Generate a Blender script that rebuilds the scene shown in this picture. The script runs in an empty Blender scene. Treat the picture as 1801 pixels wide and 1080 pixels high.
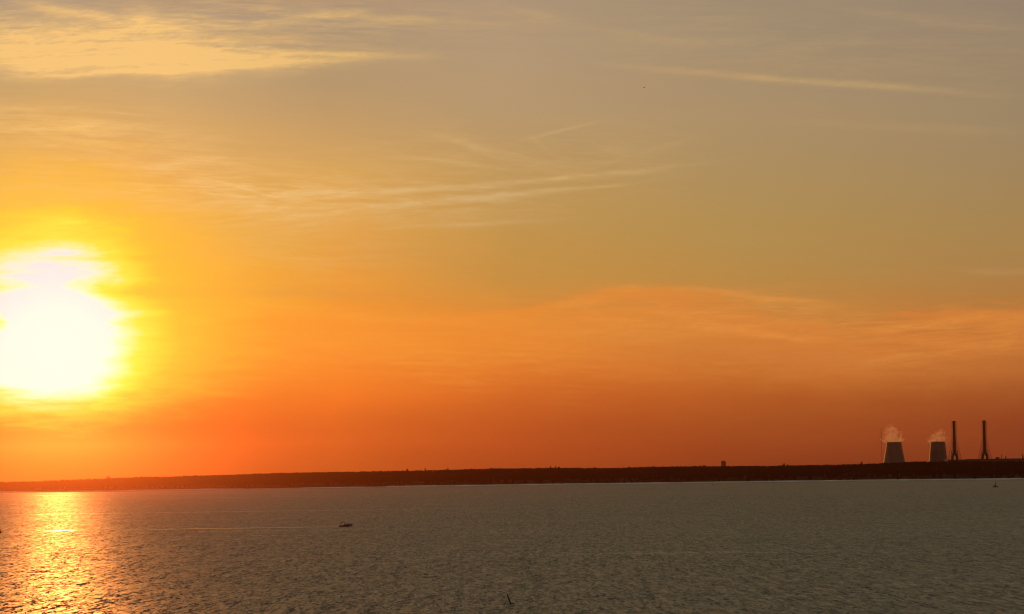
import bpy, bmesh, math, random
import numpy as np
from mathutils import Vector, Matrix, noise as mn

random.seed(7)
rng = np.random.default_rng(11)
R = math.radians
scene = bpy.context.scene
C = scene.collection

# ------------------------------------------------------------------ camera
F = 5107.0                       # focal length in photo pixels (1801 wide)
CAM_H = 35.0
PITCH, ROLL = R(3.215), R(0.8)
cam_d = bpy.data.cameras.new('camera')
cam_d.sensor_width = 36.0
cam_d.lens = 36.0 * F / 1801.0
cam_d.clip_start = 0.5
cam_d.clip_end = 90000.0
cam = bpy.data.objects.new('camera', cam_d)
C.objects.link(cam)
fwd = Vector((0, math.cos(PITCH), math.sin(PITCH)))
up0 = Vector((0, -math.sin(PITCH), math.cos(PITCH)))
rt0 = Vector((1, 0, 0))
rt = rt0 * math.cos(ROLL) - up0 * math.sin(ROLL)
up = up0 * math.cos(ROLL) + rt0 * math.sin(ROLL)
cam.matrix_world = Matrix(((rt.x, up.x, -fwd.x, 0), (rt.y, up.y, -fwd.y, 0),
                           (rt.z, up.z, -fwd.z, CAM_H), (0, 0, 0, 1)))
scene.camera = cam
EYE = Vector((0, 0, CAM_H))

def ray(px, py):
    return (fwd + rt * ((px - 900.5) / F) - up * ((py - 540.0) / F)).normalized()
def azel(px, py):                # direction in degrees
    d = ray(px, py)
    return math.degrees(math.atan2(d.x, d.y)), math.degrees(math.asin(d.z))
def on_water(px, py, z=0.0):
    d = ray(px, py)
    return EYE + d * ((z - CAM_H) / d.z)
def at_dist(px, py, Y):
    d = ray(px, py)
    return EYE + d * (Y / d.y)

def lin(c):
    return tuple(((v / 255.0) / 12.92 if v / 255.0 <= 0.04045 else ((v / 255.0 + 0.055) / 1.055) ** 2.4) for v in c)

# ------------------------------------------------------------------ view + render
scene.view_settings.view_transform = 'Standard'
scene.view_settings.look = 'None'
scene.view_settings.exposure = 0.0
scene.view_settings.gamma = 1.0
scene.render.engine = 'CYCLES'
cy = scene.cycles
cy.use_denoising = True
cy.denoiser = 'OPENIMAGEDENOISE'
cy.denoising_input_passes = 'RGB_ALBEDO_NORMAL'
cy.denoising_prefilter = 'ACCURATE'
cy.max_bounces = 5
cy.diffuse_bounces = 2
cy.glossy_bounces = 2
cy.transparent_max_bounces = 8
cy.volume_bounces = 1
cy.sample_clamp_indirect = 4.0
cy.sample_clamp_direct = 0.0
cy.filter_width = 1.2

# ------------------------------------------------------------------ node expressions
class X:
    """a float socket (or number) with arithmetic"""
    nt = None
    def __init__(s, v): s.v = v
    @staticmethod
    def m(op, *a, clamp=False):
        n = X.nt.nodes.new('ShaderNodeMath'); n.operation = op; n.use_clamp = clamp
        for i, q in enumerate(a):
            q = q.v if isinstance(q, X) else q
            if isinstance(q, (int, float)): n.inputs[i].default_value = q
            else: X.nt.links.new(q, n.inputs[i])
        return X(n.outputs[0])
    def __add__(s, o): return X.m('ADD', s, o)
    __radd__ = __add__
    def __sub__(s, o): return X.m('SUBTRACT', s, o)
    def __rsub__(s, o): return X.m('SUBTRACT', o, s)
    def __mul__(s, o): return X.m('MULTIPLY', s, o)
    __rmul__ = __mul__
    def __truediv__(s, o): return X.m('DIVIDE', s, o)
def smooth(x, a, b, lo=0.0, hi=1.0, kind='SMOOTHSTEP'):
    n = X.nt.nodes.new('ShaderNodeMapRange'); n.interpolation_type = kind; n.clamp = True
    X.nt.links.new(x.v, n.inputs['Value'])
    for k, v in (('From Min', a), ('From Max', b), ('To Min', lo), ('To Max', hi)): n.inputs[k].default_value = v
    return X(n.outputs['Result'])
def vec(x, y, z):
    n = X.nt.nodes.new('ShaderNodeCombineXYZ')
    for i, q in enumerate((x, y, z)):
        q = q.v if isinstance(q, X) else q
        if isinstance(q, (int, float)): n.inputs[i].default_value = q
        else: X.nt.links.new(q, n.inputs[i])
    return n.outputs[0]
def noise(v, scale=1.0, detail=4.0, rough=0.5, dist=0.0):
    n = X.nt.nodes.new('ShaderNodeTexNoise'); n.noise_dimensions = '3D'
    X.nt.links.new(v, n.inputs['Vector'])
    n.inputs['Scale'].default_value = scale; n.inputs['Detail'].default_value = detail
    n.inputs['Roughness'].default_value = rough; n.inputs['Distortion'].default_value = dist
    return X(n.outputs['Fac'])
def dnoise(a0, e0, ang, ks, kt, seed, detail=4.0, rough=0.5, dist=0.0):
    """noise over sky directions: ks, kt = cycles per degree along / across the axis at angle ang"""
    n = X.nt.nodes.new('ShaderNodeMapping'); n.vector_type = 'TEXTURE'
    X.nt.links.new(tc.outputs['Generated'], n.inputs['Vector'])
    D2 = math.pi / 180
    sx_, sz_ = D2 / ks, D2 / kt
    n.inputs['Location'].default_value = (math.sin(a0 * D2), -seed, math.sin(e0 * D2))
    n.inputs['Rotation'].default_value = (0, -ang, 0)
    n.inputs['Scale'].default_value = (sx_, 1.0, sz_)
    return noise(n.outputs[0], 1.0, detail, rough, dist)
def ramp(x, stops):
    n = X.nt.nodes.new('ShaderNodeValToRGB'); cr = n.color_ramp; cr.interpolation = 'LINEAR'
    stops = sorted(stops)
    cr.elements[0].position, cr.elements[0].color = stops[0][0], (*stops[0][1], 1)
    cr.elements[1].position, cr.elements[1].color = stops[-1][0], (*stops[-1][1], 1)
    for p, c in stops[1:-1]:
        e = cr.elements.new(p); e.color = (*c, 1)
    X.nt.links.new(x.v, n.inputs[0])
    return n.outputs[0]
def mix(a, b, f):
    n = X.nt.nodes.new('ShaderNodeMix'); n.data_type = 'RGBA'; n.clamp_factor = True
    for s, q in ((n.inputs[0], f), (n.inputs[6], a), (n.inputs[7], b)):
        q = q.v if isinstance(q, X) else q
        if isinstance(q, (int, float)): s.default_value = q
        elif isinstance(q, tuple): s.default_value = (*q, 1)
        else: X.nt.links.new(q, s)
    return n.outputs[2]

# ------------------------------------------------------------------ sky (world)
SUN_AZ, SUN_EL = azel(100, 600)
world = bpy.data.worlds.new('World'); scene.world = world
world.use_nodes = True
nt = world.node_tree; nt.nodes.clear(); X.nt = nt
out = nt.nodes.new('ShaderNodeOutputWorld')
bg = nt.nodes.new('ShaderNodeBackground'); bg.inputs['Strength'].default_value = 1.0
tc = nt.nodes.new('ShaderNodeTexCoord')
sep = nt.nodes.new('ShaderNodeSeparateXYZ'); nt.links.new(tc.outputs['Generated'], sep.inputs[0])
dx, dy, dz = (X(sep.outputs[i]) for i in range(3))
AZ = X.m('ARCTAN2', dx, dy) * (180 / math.pi)
EL = X.m('ARCSINE', dz) * (180 / math.pi)

EL_MAX = 36.0
rows = [0, 100, 200, 300, 400, 480, 550, 600, 650, 700, 750, 800, 830]
cols = {
 -600: [(150,135,118),(165,145,112),(185,150,104),(200,155,90),(215,158,75),(225,155,62),(230,150,55),(230,142,48),(228,128,42),(222,116,38),(212,104,34),(200,92,30),(190,86,28)],
 100: [(172,148,124),(192,162,118),(212,166,98),(230,178,92),(238,208,98),(238,208,90),(236,200,76),(228,182,60),(214,156,48),(178,102,38),(150,70,28),(140,66,26),(140,66,24)],
 300: [(172,148,124),(190,160,118),(212,168,106),(226,170,90),(230,180,82),(236,178,64),(238,178,54),(232,164,50),(222,142,44),(204,112,38),(180,88,32),(156,78,30),(148,74,28)],
 600: [(172,148,122),(176,149,113),(194,155,104),(215,165,92),(226,162,75),(230,156,62),(240,150,53),(241,142,48),(238,128,42),(235,118,38),(204,98,34),(182,86,30),(172,80,28)],
 900: [(174,148,120),(180,152,118),(184,152,110),(190,150,92),(194,148,78),(199,144,68),(214,136,56),(222,128,48),(216,114,42),(204,102,38),(188,88,34),(168,74,30),(160,70,28)],
 1300:[(160,140,114),(165,142,112),(172,144,106),(174,143,95),(178,142,82),(184,138,72),(196,130,60),(202,120,52),(194,108,44),(182,94,38),(163,80,34),(147,66,30),(140,62,28)],
 1801:[(150,131,110),(153,132,106),(157,134,102),(162,134,92),(168,133,80),(174,128,72),(180,120,60),(184,110,52),(172,94,43),(156,78,36),(142,66,32),(128,58,30),(120,54,28)],
}
TOP = [(12.5, (163,149,118)), (17.0, (166,154,118)), (24.0, (156,150,116)), (35.0, (120,122,106))]
elf = X.m('DIVIDE', EL, EL_MAX, clamp=True)
# slow waviness so that the bands are never ruler-straight
warp = dnoise(0, 0, 0, .12, .6, 3.1, 4.0, .55) - 0.5
wobA = dnoise(0, 0, .06, .55, 1.3, 23.1, 3.0, .5) - 0.5
wobB = dnoise(0, 0, -.05, 1.1, 1.8, 37.7, 3.0, .5) - 0.5
elw = X.m('ADD', elf, warp * (0.9 / EL_MAX), clamp=True)
azw = AZ + (dnoise(0, 0, 0, .2, .7, 9.4, 3.0, .5) - 0.5) * 1.6
base = None; paz = None
for px in sorted(cols):
    st = []
    for y, c in zip(rows, cols[px]):
        st.append((max(0.0, azel(px, y)[1]) / EL_MAX, lin(c)))
    for e, c in TOP: st.append((e / EL_MAX, lin(c)))
    r_ = ramp(elw, st)
    a = azel(px, 500)[0]
    base = r_ if base is None else mix(base, r_, smooth(azw, paz, a, kind='LINEAR'))
    paz = a

FIB = {}
feather = smooth(dnoise(0, 0, .10, 1.9, 9.5, 51.3, 5.0, .68, .8), .32, .66, .68, 1.15)
def fibre(angle, k):
    """cirrus fibres: a few shared fields combed at different angles and scales"""
    d = min((-14, -7, -2.5, 2.5, 8, 26), key=lambda q: abs(q - math.degrees(angle)))
    kk = 1.0 if k < 1.25 else 1.6
    if (d, kk) not in FIB:
        FIB[d, kk] = dnoise(0, 0, math.radians(d), .55 * kk, 6.5 * kk, 2.7 + 9.1 * len(FIB), 6.0, .66, .5)
    return FIB[d, kk]
def streak(p0, p1, w, s, thr=0.42, soft=0.22, k=1.0, seed=0.0, bend=0.0, end=1.0):
    """a wisp of cirrus along p0-p1 (photo px turned to sky angles), w = half width px"""
    (a0, e0), (a1, e1) = azel(*p0), azel(*p1)
    L = math.hypot(a1 - a0, e1 - e0) / 2; c, sn = (a1 - a0) / (2 * L), (e1 - e0) / (2 * L)
    W = w / F * 180 / math.pi
    u0, v0 = (a0 + a1) / 2, (e0 + e1) / 2
    du, dv = AZ - u0, EL - v0
    s_ = (du * c + dv * sn) / L
    t_ = (dv * c - du * sn)
    # fibres: noise long along the streak
    fib = fibre(math.atan2(sn, c), k)
    t2 = t_ + (wobA if int(seed * 10) % 2 else wobB) * (W * 2.2)
    if bend: t2 = t2 - (s_ * s_) * (bend / F * 180 / math.pi)
    t2 = t2 / W
    d2 = X.m('POWER', X.m('ABSOLUTE', s_), 3.0) * end + t2 * t2
    g = X.m('EXPONENT', d2 * -1.0)
    return g * smooth(fib, thr - soft, thr + soft) * (feather if w > 3 else 1.0) * s

def total(items):
    t = None
    for i, it in enumerate(items):
        q = streak(*it[:4], seed=i * 3.7 + 1.3, **(it[4] if len(it) > 4 else {}))
        t = q if t is None else t + q
    return X.m('MINIMUM', t, 1.0)

upper = [
 ((-140,78),(400,82),46,.85,dict(thr=.42,k=1.5,soft=.16)), ((160,92),(640,96),24,.6,dict(thr=.48,k=1.6,soft=.16)), ((-80,214),(320,232),34,.42,dict(thr=.48,k=1.4,soft=.15)),
 ((-80,286),(540,302),44,.36,dict(thr=.5,k=1.4,soft=.15)), ((80,332),(940,346),30,.55,dict(thr=.52,k=1.7,soft=.13)), ((280,378),(940,366),30,.45,dict(thr=.52,k=1.5,soft=.14)),
 ((640,262),(1180,282),46,.26,dict(thr=.52,k=1.4,soft=.13)), ((180,22),(920,44),28,.36,dict(thr=.5,k=1.4,soft=.15)), ((880,50),(1860,96),60,.16,dict(thr=.5,k=1.2,soft=.15)),
 ((100,440),(760,452),40,.22,dict(thr=.5,k=1.3,soft=.15)),
 ((-120,112),(560,104),17,.80,dict(thr=.36)), ((-80,84),(420,84),22,.60,dict(thr=.42)), ((40,8),(310,52),9,.65), ((150,62),(335,40),13,.5),
 ((480,98),(770,100),10,.42), ((40,136),(330,122),5,.75,dict(thr=.3)), ((220,126),(560,107),5,.75,dict(thr=.3)), ((-60,50),(200,62),14,.35),
 ((340,50),(620,24),7,.38), ((560,24),(860,44),7,.34), ((360,62),(560,66),8,.2), ((-60,214),(220,226),12,.42), ((-40,190),(170,188),7,.28),
 ((180,292),(420,286),18,.32), ((420,346),(830,330),5,.6,dict(soft=.15)), ((700,340),(1190,297),5,.75,dict(bend=4)),
 ((660,364),(980,338),6,.7), ((820,348),(1120,322),4,.6), ((680,402),(960,387),4,.5), ((540,380),(900,392),10,.22),
 ((690,274),(880,292),4,.55,dict(bend=-4)), ((800,244),(910,300),7,.22), ((915,246),(1040,217),3,.5), ((760,235),(940,296),5,.3), ((860,262),(1010,300),5,.3), ((1020,300),(1210,245),4,.16), ((930,236),(990,284),5,.22), ((1050,256),(1100,272),7,.18),
 ((1120,118),(1690,163),6,.50,dict(thr=.34)), ((860,8),(990,36),10,.32), ((1000,50),(1300,84),9,.14), ((1480,12),(1801,58),8,.18), ((900,206),(1100,212),10,.1), ((380,318),(500,350),2.2,.3,dict(thr=.3)),
 ((-40,330),(380,352),10,.3), ((200,370),(640,364),9,.32), ((1400,216),(1790,232),8,.14), ((1700,476),(1860,480),6,.2), ((1100,290),(1220,240),6,.12),
]
lower = [
 ((960,548),(1500,560),36,.55,dict(thr=.5,k=1.5,soft=.13)), ((1420,590),(1880,576),34,.5,dict(thr=.5,k=1.5,soft=.13)), ((350,600),(1100,640),50,.3,dict(thr=.5,k=1.3,soft=.14)),
 ((960,546),(1120,505),9,.42), ((1070,510),(1320,516),8,.60,dict(bend=3)), ((1250,514),(1470,538),6,.50), ((880,572),(1470,566),34,.36), ((1180,560),(1430,600),8,.60),
 ((1390,568),(1445,568),4,.35), ((1340,590),(1540,604),7,.3), ((1540,584),(1720,556),7,.55), ((1680,554),(1860,570),9,.60), ((1480,644),(1840,590),14,.34),
 ((260,548),(940,566),11,.34,dict(thr=.36)), ((300,590),(1000,620),36,.25), ((1000,640),(1800,660),34,.20), ((250,534),(600,541),3.5,.40,dict(thr=.3)),
]
dark = [  # thin greyer wisps
 ((160,2),(760,6),14,.40), ((360,66),(560,62),8,.35), ((1000,140),(1700,110),22,.12), ((300,500),(760,528),12,.34), ((420,420),(900,470),26,.16), ((1200,618),(1700,640),18,.22), ((1180,540),(1560,604),8,.2),
]
base = mix(base, mix(base, lin((190,138,80)), .6), total(dark))
tint_up = mix(lin((205,168,112)), lin((246,197,122)), smooth(azw, azel(1000,300)[0], azel(250,300)[0]))
base = mix(base, tint_up, total(upper))
tint_lo = mix(lin((228,148,68)), lin((250,165,60)), smooth(azw, azel(1300,300)[0], azel(500,300)[0]))
base = mix(base, tint_lo, total(lower))
# the orange bank of thin cloud low in the sky, with its uneven upper edge
def ax(px): return azel(px, 560)[0]
def bump_(px, w, h):
    q = (AZ - ax(px)) / (w / F * 180 / math.pi); return X.m('EXPONENT', q * q * -1.0) * (h / F * 180 / math.pi)
edge_el = AZ * 0.0 + azel(700, 549)[1] + bump_(1140, 190, 46) + bump_(1760, 170, 2) + bump_(1490, 120, -26) + bump_(300, 160, 12)
bf = dnoise(0, 0, -.03, .5, 5.0, 71.3, 7.0, .66, .6)
below = edge_el - EL + (bf - .5) * .9 + wobA * .6
bank = smooth(below, -.02, .22) * smooth(below, 1.9, .35) * smooth(AZ, ax(180), ax(420)) * smooth(bf, .30, .62, .35, 1.0)
base = mix(base, mix(lin((216,128,56)), lin((250,150,52)), smooth(azw, ax(1500), ax(400))), bank * .62)

# glare around the low sun, broken by thin bands of cloud
ga, ge = azel(94, 603)
fine = dnoise(0, 0, 0, .9, 5.0, 11.7, 5.0, .6, .3) - 0.5
big = dnoise(0, 0, 0, .5, 2.2, 17.7, 3.0, .5) - 0.5
pxd = F * math.pi / 180          # px per degree
GU, GV = (AZ - ga) * pxd, (EL - ge) * pxd
GVu = X.m('MAXIMUM', GV, 0.0) / 112.0
GVd = X.m('MINIMUM', GV, 0.0) / 84.0
rad2 = X.m('SQRT', (GU / 190.0) * (GU / 190.0) + (GVu * 112 / 165.0) * (GVu * 112 / 165.0) + (GVd * 84 / 68.0) * (GVd * 84 / 68.0))
GUs = X.m('MAXIMUM', GU, 0.0) / 97.0 + X.m('MINIMUM', GU, 0.0) / 122.0
rad = X.m('SQRT', GUs * GUs + GVu * GVu + GVd * GVd)
bands = streak((-200,497),(420,506),9,.26,thr=.2,seed=40.0) + streak((150,512),(520,520),9,.5,thr=.2,seed=43.0) \
      + streak((-200,470),(90,478),6,.20,thr=.25,seed=46.0) + streak((-60,556),(25,572),20,.55,thr=.2,seed=49.0) \
      + streak((100,455),(420,450),6,.25,thr=.3,seed=52.0) \
      - streak((-60,452),(260,458),44,.30,thr=.2,seed=55.0) - streak((150,548),(310,552),7,.32,thr=.2,seed=58.0) \
      - streak((0,380),(330,392),16,.30,thr=.3,seed=61.0)
D = rad + fine * 0.55 + big * 0.35 + bands
glow = ramp(X.m('DIVIDE', D, 4.0, clamp=True), [(0, lin((222,222,232))), (.98/4, lin((224,224,232))), (1.08/4, lin((238,234,214))), (1.28/4, lin((242,234,150))),
        (1.5/4, lin((243,224,72))), (1.85/4, lin((242,206,58))), (2.2/4, lin((243,188,56))), (1.0, lin((242,170,55)))])
ga_ = X.m('MULTIPLY', smooth(rad2 + fine * .9 + big * .6 + bands * .5, 2.45, 1.0), 1.0)
front = mix(base, glow, ga_)

# the rest of the dome: the ordinary dusk sky away from the sun
sky = nt.nodes.new('ShaderNodeTexSky'); sky.sky_type = 'NISHITA'; sky.sun_disc = False
sky.sun_elevation = R(SUN_EL); sky.sun_rotation = R(SUN_AZ)
sky.air_density = 1.4; sky.dust_density = 2.0
sk = mix((0, 0, 0), sky.outputs[0], 0.13)
away = X.m('ABSOLUTE', AZ)
far_f = X.m('MAXIMUM', smooth(away, 30.0, 60.0), smooth(EL, 14.0, 20.0))
hi = ramp(elf, [(e / EL_MAX, lin(c)) for e, c in [(0, (120,54,28))] + TOP])
bg2 = nt.nodes.new('ShaderNodeBackground')
nt.links.new(mix(hi, sk, smooth(away, 45.0, 120.0)), bg2.inputs['Color'])
nt.links.new(front, bg.inputs['Color'])
ms = nt.nodes.new('ShaderNodeMixShader'); nt.links.new(far_f.v, ms.inputs[0])
nt.links.new(bg.outputs[0], ms.inputs[1]); nt.links.new(bg2.outputs[0], ms.inputs[2]); nt.links.new(ms.outputs[0], out.inputs['Surface'])
world.cycles.sampling_method = 'NONE'

# ------------------------------------------------------------------ sun lamp
sd = bpy.data.lights.new('sun', 'SUN'); sd.energy = 0.44; sd.angle = R(0.5); sd.color = (1.0, 0.285, 0.05)
sun = bpy.data.objects.new('sun', sd); C.objects.link(sun)
sdir = Vector((math.sin(R(SUN_AZ)) * math.cos(R(SUN_EL)), math.cos(R(SUN_AZ)) * math.cos(R(SUN_EL)), math.sin(R(SUN_EL))))
sun.rotation_euler = sdir.to_track_quat('Z', 'Y').to_euler()
sun.location = (0, 0, 400)

# ------------------------------------------------------------------ materials
def mat(name, color, rough=0.8, metal=0.0, var=0.25, scale=1.0, spec=0.3, bump=0.0):
    m = bpy.data.materials.new(name); m.use_nodes = True
    t = m.node_tree; X.nt = t
    b = t.nodes['Principled BSDF']
    g = t.nodes.new('ShaderNodeTexCoord')
    n = noise(g.outputs['Object'], scale, 5.0, 0.6)
    c0 = tuple(v * (1 - var) for v in color); c1 = tuple(min(1, v * (1 + var)) for v in color)
    t.links.new(mix(c0, c1, smooth(n, .3, .7)), b.inputs['Base Color'])
    t.links.new(smooth(n, .25, .75, max(.05, rough - .1), min(1, rough + .1)).v, b.inputs['Roughness'])
    b.inputs['Metallic'].default_value = metal
    b.inputs['Specular IOR Level'].default_value = spec
    if bump:
        bn = t.nodes.new('ShaderNodeBump'); bn.inputs['Distance'].default_value = bump
        t.links.new(n.v, bn.inputs['Height']); t.links.new(bn.outputs[0], b.inputs['Normal'])
    return m
M = {
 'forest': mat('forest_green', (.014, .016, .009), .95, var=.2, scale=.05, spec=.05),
 'trunk': mat('bark', (.06, .045, .035), .95, scale=.5, spec=.05),
 'soil': mat('soil', (.05, .045, .03), .95, var=.4, scale=.02, spec=.05),
 'sand': mat('sand', (.82, .74, .60), .9, var=.25, scale=.01, spec=.1),
 'concrete': mat('concrete', (.08, .07, .06), .85, var=.2, scale=.03, spec=.2),
 'steel': mat('painted_steel', (.04, .03, .028), .6, var=.3, scale=.2),
 'dark_paint': mat('dark_paint', (.02, .02, .024), .45, var=.3, scale=1.0),
 'hull': mat('hull_paint', (.02, .022, .027), .55, var=.1, scale=1.0, spec=.5),
 'white': mat('white_gelcoat', (.55, .55, .55), .35, var=.06, scale=2.0, spec=.5),
 'glass': mat('tinted_glass', (.02, .02, .025), .08, var=.1, scale=2.0, spec=.6),
 'buoy_red': mat('buoy_red', (.22, .03, .02), .5, var=.35, scale=2.0),
 'rust': mat('rusty_steel', (.09, .045, .03), .8, var=.5, scale=3.0),
 'sail': mat('sail_cloth', (.35, .33, .30), .8, var=.1, scale=1.0),
 'bird': mat('feathers', (.12, .11, .10), .8, var=.3, scale=8.0),
}

# the canopy catches light like one soft, upward-facing surface rather than as hard facets
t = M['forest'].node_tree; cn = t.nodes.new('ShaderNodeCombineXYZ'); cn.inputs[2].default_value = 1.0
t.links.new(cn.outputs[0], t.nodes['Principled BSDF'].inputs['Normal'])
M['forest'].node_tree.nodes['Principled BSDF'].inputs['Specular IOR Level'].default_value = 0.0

# ------------------------------------------------------------------ mesh helpers
class MB:
    def __init__(s): s.bm = bmesh.new()
    def ring_loft(s, rings, cap=True):
        vs = [[s.bm.verts.new(p) for p in r] for r in rings]
        n = len(vs[0])
        for a, b in zip(vs[:-1], vs[1:]):
            for i in range(n):
                j = (i + 1) % n
                s.bm.faces.new((a[i], a[j], b[j], b[i]))
        if cap:
            s.bm.faces.new(list(reversed(vs[0]))); s.bm.faces.new(vs[-1])
        return s
    def tube(s, pts, r, n=8, cap=True):
        pts = [Vector(p) for p in pts]
        rs = r if isinstance(r, (list, tuple)) else [r] * len(pts)
        rings = []
        for i, p in enumerate(pts):
            d = (pts[min(i + 1, len(pts) - 1)] - pts[max(i - 1, 0)]).normalized()
            a = Vector((0, 1, 0)) if abs(d.y) < .9 else Vector((1, 0, 0))
            u = d.cross(a).normalized(); v = d.cross(u).normalized()
            rings.append([p + (u * math.cos(2 * math.pi * k / n) + v * math.sin(2 * math.pi * k / n)) * rs[i] for k in range(n)])
        return s.ring_loft(rings, cap)
    def lathe(s, prof, n=24, c=(0, 0, 0), cap=True):
        return s.ring_loft([[Vector((c[0] + r * math.cos(2 * math.pi * k / n), c[1] + r * math.sin(2 * math.pi * k / n), c[2] + z)) for k in range(n)] for r, z in prof], cap)
    def box(s, x0, x1, y0, y1, z0, z1, taper=0.0):
        t = taper
        return s.ring_loft([[Vector(p) for p in ((x0, y0, z0), (x1, y0, z0), (x1, y1, z0), (x0, y1, z0))],
                            [Vector(p) for p in ((x0 + t, y0 + t, z1), (x1 - t, y0 + t, z1), (x1 - t, y1 - t, z1), (x0 + t, y1 - t, z1))]])
    def build(s, name, m, parent=None, smooth_=False, bevel=0.0):
        if bevel:
            bmesh.ops.bevel(s.bm, geom=s.bm.edges[:], offset=bevel, segments=2, affect='EDGES')
        bmesh.ops.recalc_face_normals(s.bm, faces=s.bm.faces[:])
        me = bpy.data.meshes.new(name); s.bm.to_mesh(me); s.bm.free()
        if smooth_: me.polygons.foreach_set('use_smooth', [True] * len(me.polygons))
        me.materials.append(M[m] if isinstance(m, str) else m)
        o = bpy.data.objects.new(name, me); C.objects.link(o)
        if parent: o.parent = parent
        return o
def tag(o, label=None, cat=None, group=None, kind=None):
    for k, v in (('label', label), ('category', cat), ('group', group), ('kind', kind)):
        if v: o[k] = v
    return o
def empty(name, loc, label, cat, group=None, rz=0.0):
    o = bpy.data.objects.new(name, None); C.objects.link(o); o.empty_display_size = 1
    o.location = loc; o.rotation_euler = (0, 0, rz)
    return tag(o, label, cat, group)
def np_mesh(name, verts, faces, m, smooth_=False):
    me = bpy.data.meshes.new(name)
    k = faces.shape[1]
    me.vertices.add(len(verts)); me.vertices.foreach_set('co', verts.astype(np.float32).ravel())
    me.loops.add(faces.size); me.loops.foreach_set('vertex_index', faces.astype(np.int32).ravel())
    me.polygons.add(len(faces)); me.polygons.foreach_set('loop_start', np.arange(0, faces.size, k, dtype=np.int32))
    me.polygons.foreach_set('loop_total', np.full(len(faces), k, dtype=np.int32))
    if smooth_: me.polygons.foreach_set('use_smooth', np.ones(len(faces), dtype=bool))
    me.update(calc_edges=True); me.validate()
    me.materials.append(M[m] if isinstance(m, str) else m)
    o = bpy.data.objects.new(name, me); C.objects.link(o)
    return o

# ------------------------------------------------------------------ water
XB, Y0, Y1 = 10000.0, -2500.0, 14300.0
wm = bpy.data.materials.new('sea_water'); wm.use_nodes = True
t = wm.node_tree; X.nt = t; pb = t.nodes['Principled BSDF']
pb.inputs['Base Color'].default_value = (.010, .014, .014, 1)
pb.inputs['IOR'].default_value = 1.33
pb.inputs['Roughness'].default_value = 0.16
gm = t.nodes.new('ShaderNodeNewGeometry'); sp = t.nodes.new('ShaderNodeSeparateXYZ'); t.links.new(gm.outputs['Position'], sp.inputs[0])
wx, wy = X(sp.outputs[0]), X(sp.outputs[1])
# the chop is far below a pixel: its slopes are given as fields of normals, from wavelets to wave groups
def slope(kx, ky, seed, det=2.0):
    n = X.nt.nodes.new('ShaderNodeTexNoise'); n.noise_dimensions = '3D'
    X.nt.links.new(vec(wx * kx + wy * (ky * .1), wy * ky, seed), n.inputs['Vector'])
    n.inputs['Scale'].default_value = 1.0; n.inputs['Detail'].default_value = det; n.inputs['Roughness'].default_value = .6
    q = X.nt.nodes.new('ShaderNodeSeparateColor'); X.nt.links.new(n.outputs['Color'], q.inputs[0])
    return X(q.outputs[0]) - .5, X(q.outputs[1]) - .5, X(q.outputs[2])
s5 = slope(.21, .0055, 19.0)
s1, s2, s3, s4 = slope(1.9, .34, 0.0, 2.0), slope(.95, .13, 5.0, 2.0), slope(.42, .045, 9.0, 2.0), slope(.16, .012, 14.0)
gust = noise(vec(wx * 0.0016, wy * 0.0042, 2.0), 1.0, 5.0, 0.6, .4)      # gusts and slicks
calm = noise(vec(wx * 0.0009, wy * 0.012, 6.0), 1.0, 3.0, 0.6)
amp = smooth(gust, .3, .7, .8, 1.2) * smooth(calm, .60, .72, 1.0, .5)
SX = (s1[0] * .55 + s2[0] * .5 + s3[0] * .3 + s4[0] * .12) * amp
SY = (s1[1] * 1.05 + s2[1] * 1.05 + s3[1] * .55 + s4[1] * .25 + s5[1] * .16) * amp
nrm = t.nodes.new('ShaderNodeVectorMath'); nrm.operation = 'NORMALIZE'
t.links.new(vec(SX, SY, 1.0), nrm.inputs[0]); t.links.new(nrm.outputs[0], pb.inputs['Normal'])
t.links.new((smooth(s2[2] * .5 + s3[2] * .5, .35, .65, .38, .54) * smooth(calm, .60, .72, 1.0, .75)).v, pb.inputs['Roughness'])
wv = np.array([(-XB + 20, Y0 + 20, 0), (XB - 20, Y0 + 20, 0), (XB - 20, Y1 - 20, 0), (-XB + 20, Y1 - 20, 0)], float)
water = np_mesh('water', wv, np.array([[0, 1, 2, 3]]), wm)
tag(water, kind='structure')

# ------------------------------------------------------------------ far shore
wl = [(0,865.3),(200,863.3),(400,860.5),(600,857.6),(800,855),(900,853.5),(1100,851),(1300,848.3),(1500,845.8),(1801,842.8)]
tl = [(0,845),(190,838.0),(400,833.2),(450,831.6),(600,828.8),(750,825.8),(900,822.4),(1100,819.4),(1250,817.4),(1400,815.8),(1550,813.4),(1640,811.4),(1680,810.2),(1801,809.2)]
def hor(px): return 826.9 + (900.5 - px) * math.tan(ROLL)
sx = []; sD = []; sT = []
for px in range(-3200, 5001, 50):
    q = min(max(px, 0), 1801)
    dep = np.interp(q, *zip(*wl)) - hor(q)
    Y = CAM_H * F / dep
    az = math.atan((px - 900.5) / F)
    sx.append(math.tan(az) * Y); sD.append(Y)
    sT.append(CAM_H + (hor(q) - np.interp(q, *zip(*tl))) * (Y + 420) / F)
sx, sD, sT = map(np.array, (sx, sD, sT))
def shore_y(x):
    x = np.asarray(x, float)
    return np.interp(x, sx, sD) + 14 * np.sin(x * .011) + 9 * np.sin(x * .031 + 1) + 5 * np.sin(x * .083 + 2)
def top_z(x): return np.interp(x, sx, sT)
def ground_z(x, dist):          # dist = metres behind the shoreline
    hi = top_z(x) - 19.0
    s = np.clip(dist / 420.0, 0, 1)
    und = 1.2 * np.sin(x * .004 + dist * .006) + .8 * np.sin(x * .013 - dist * .01)
    return np.where(dist < 25, dist * .06, 1.5 + (hi - 1.5) * np.sqrt(np.clip(s, 0, 1)) + und * s)
gx = np.linspace(-9900, 9900, 1000)
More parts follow.
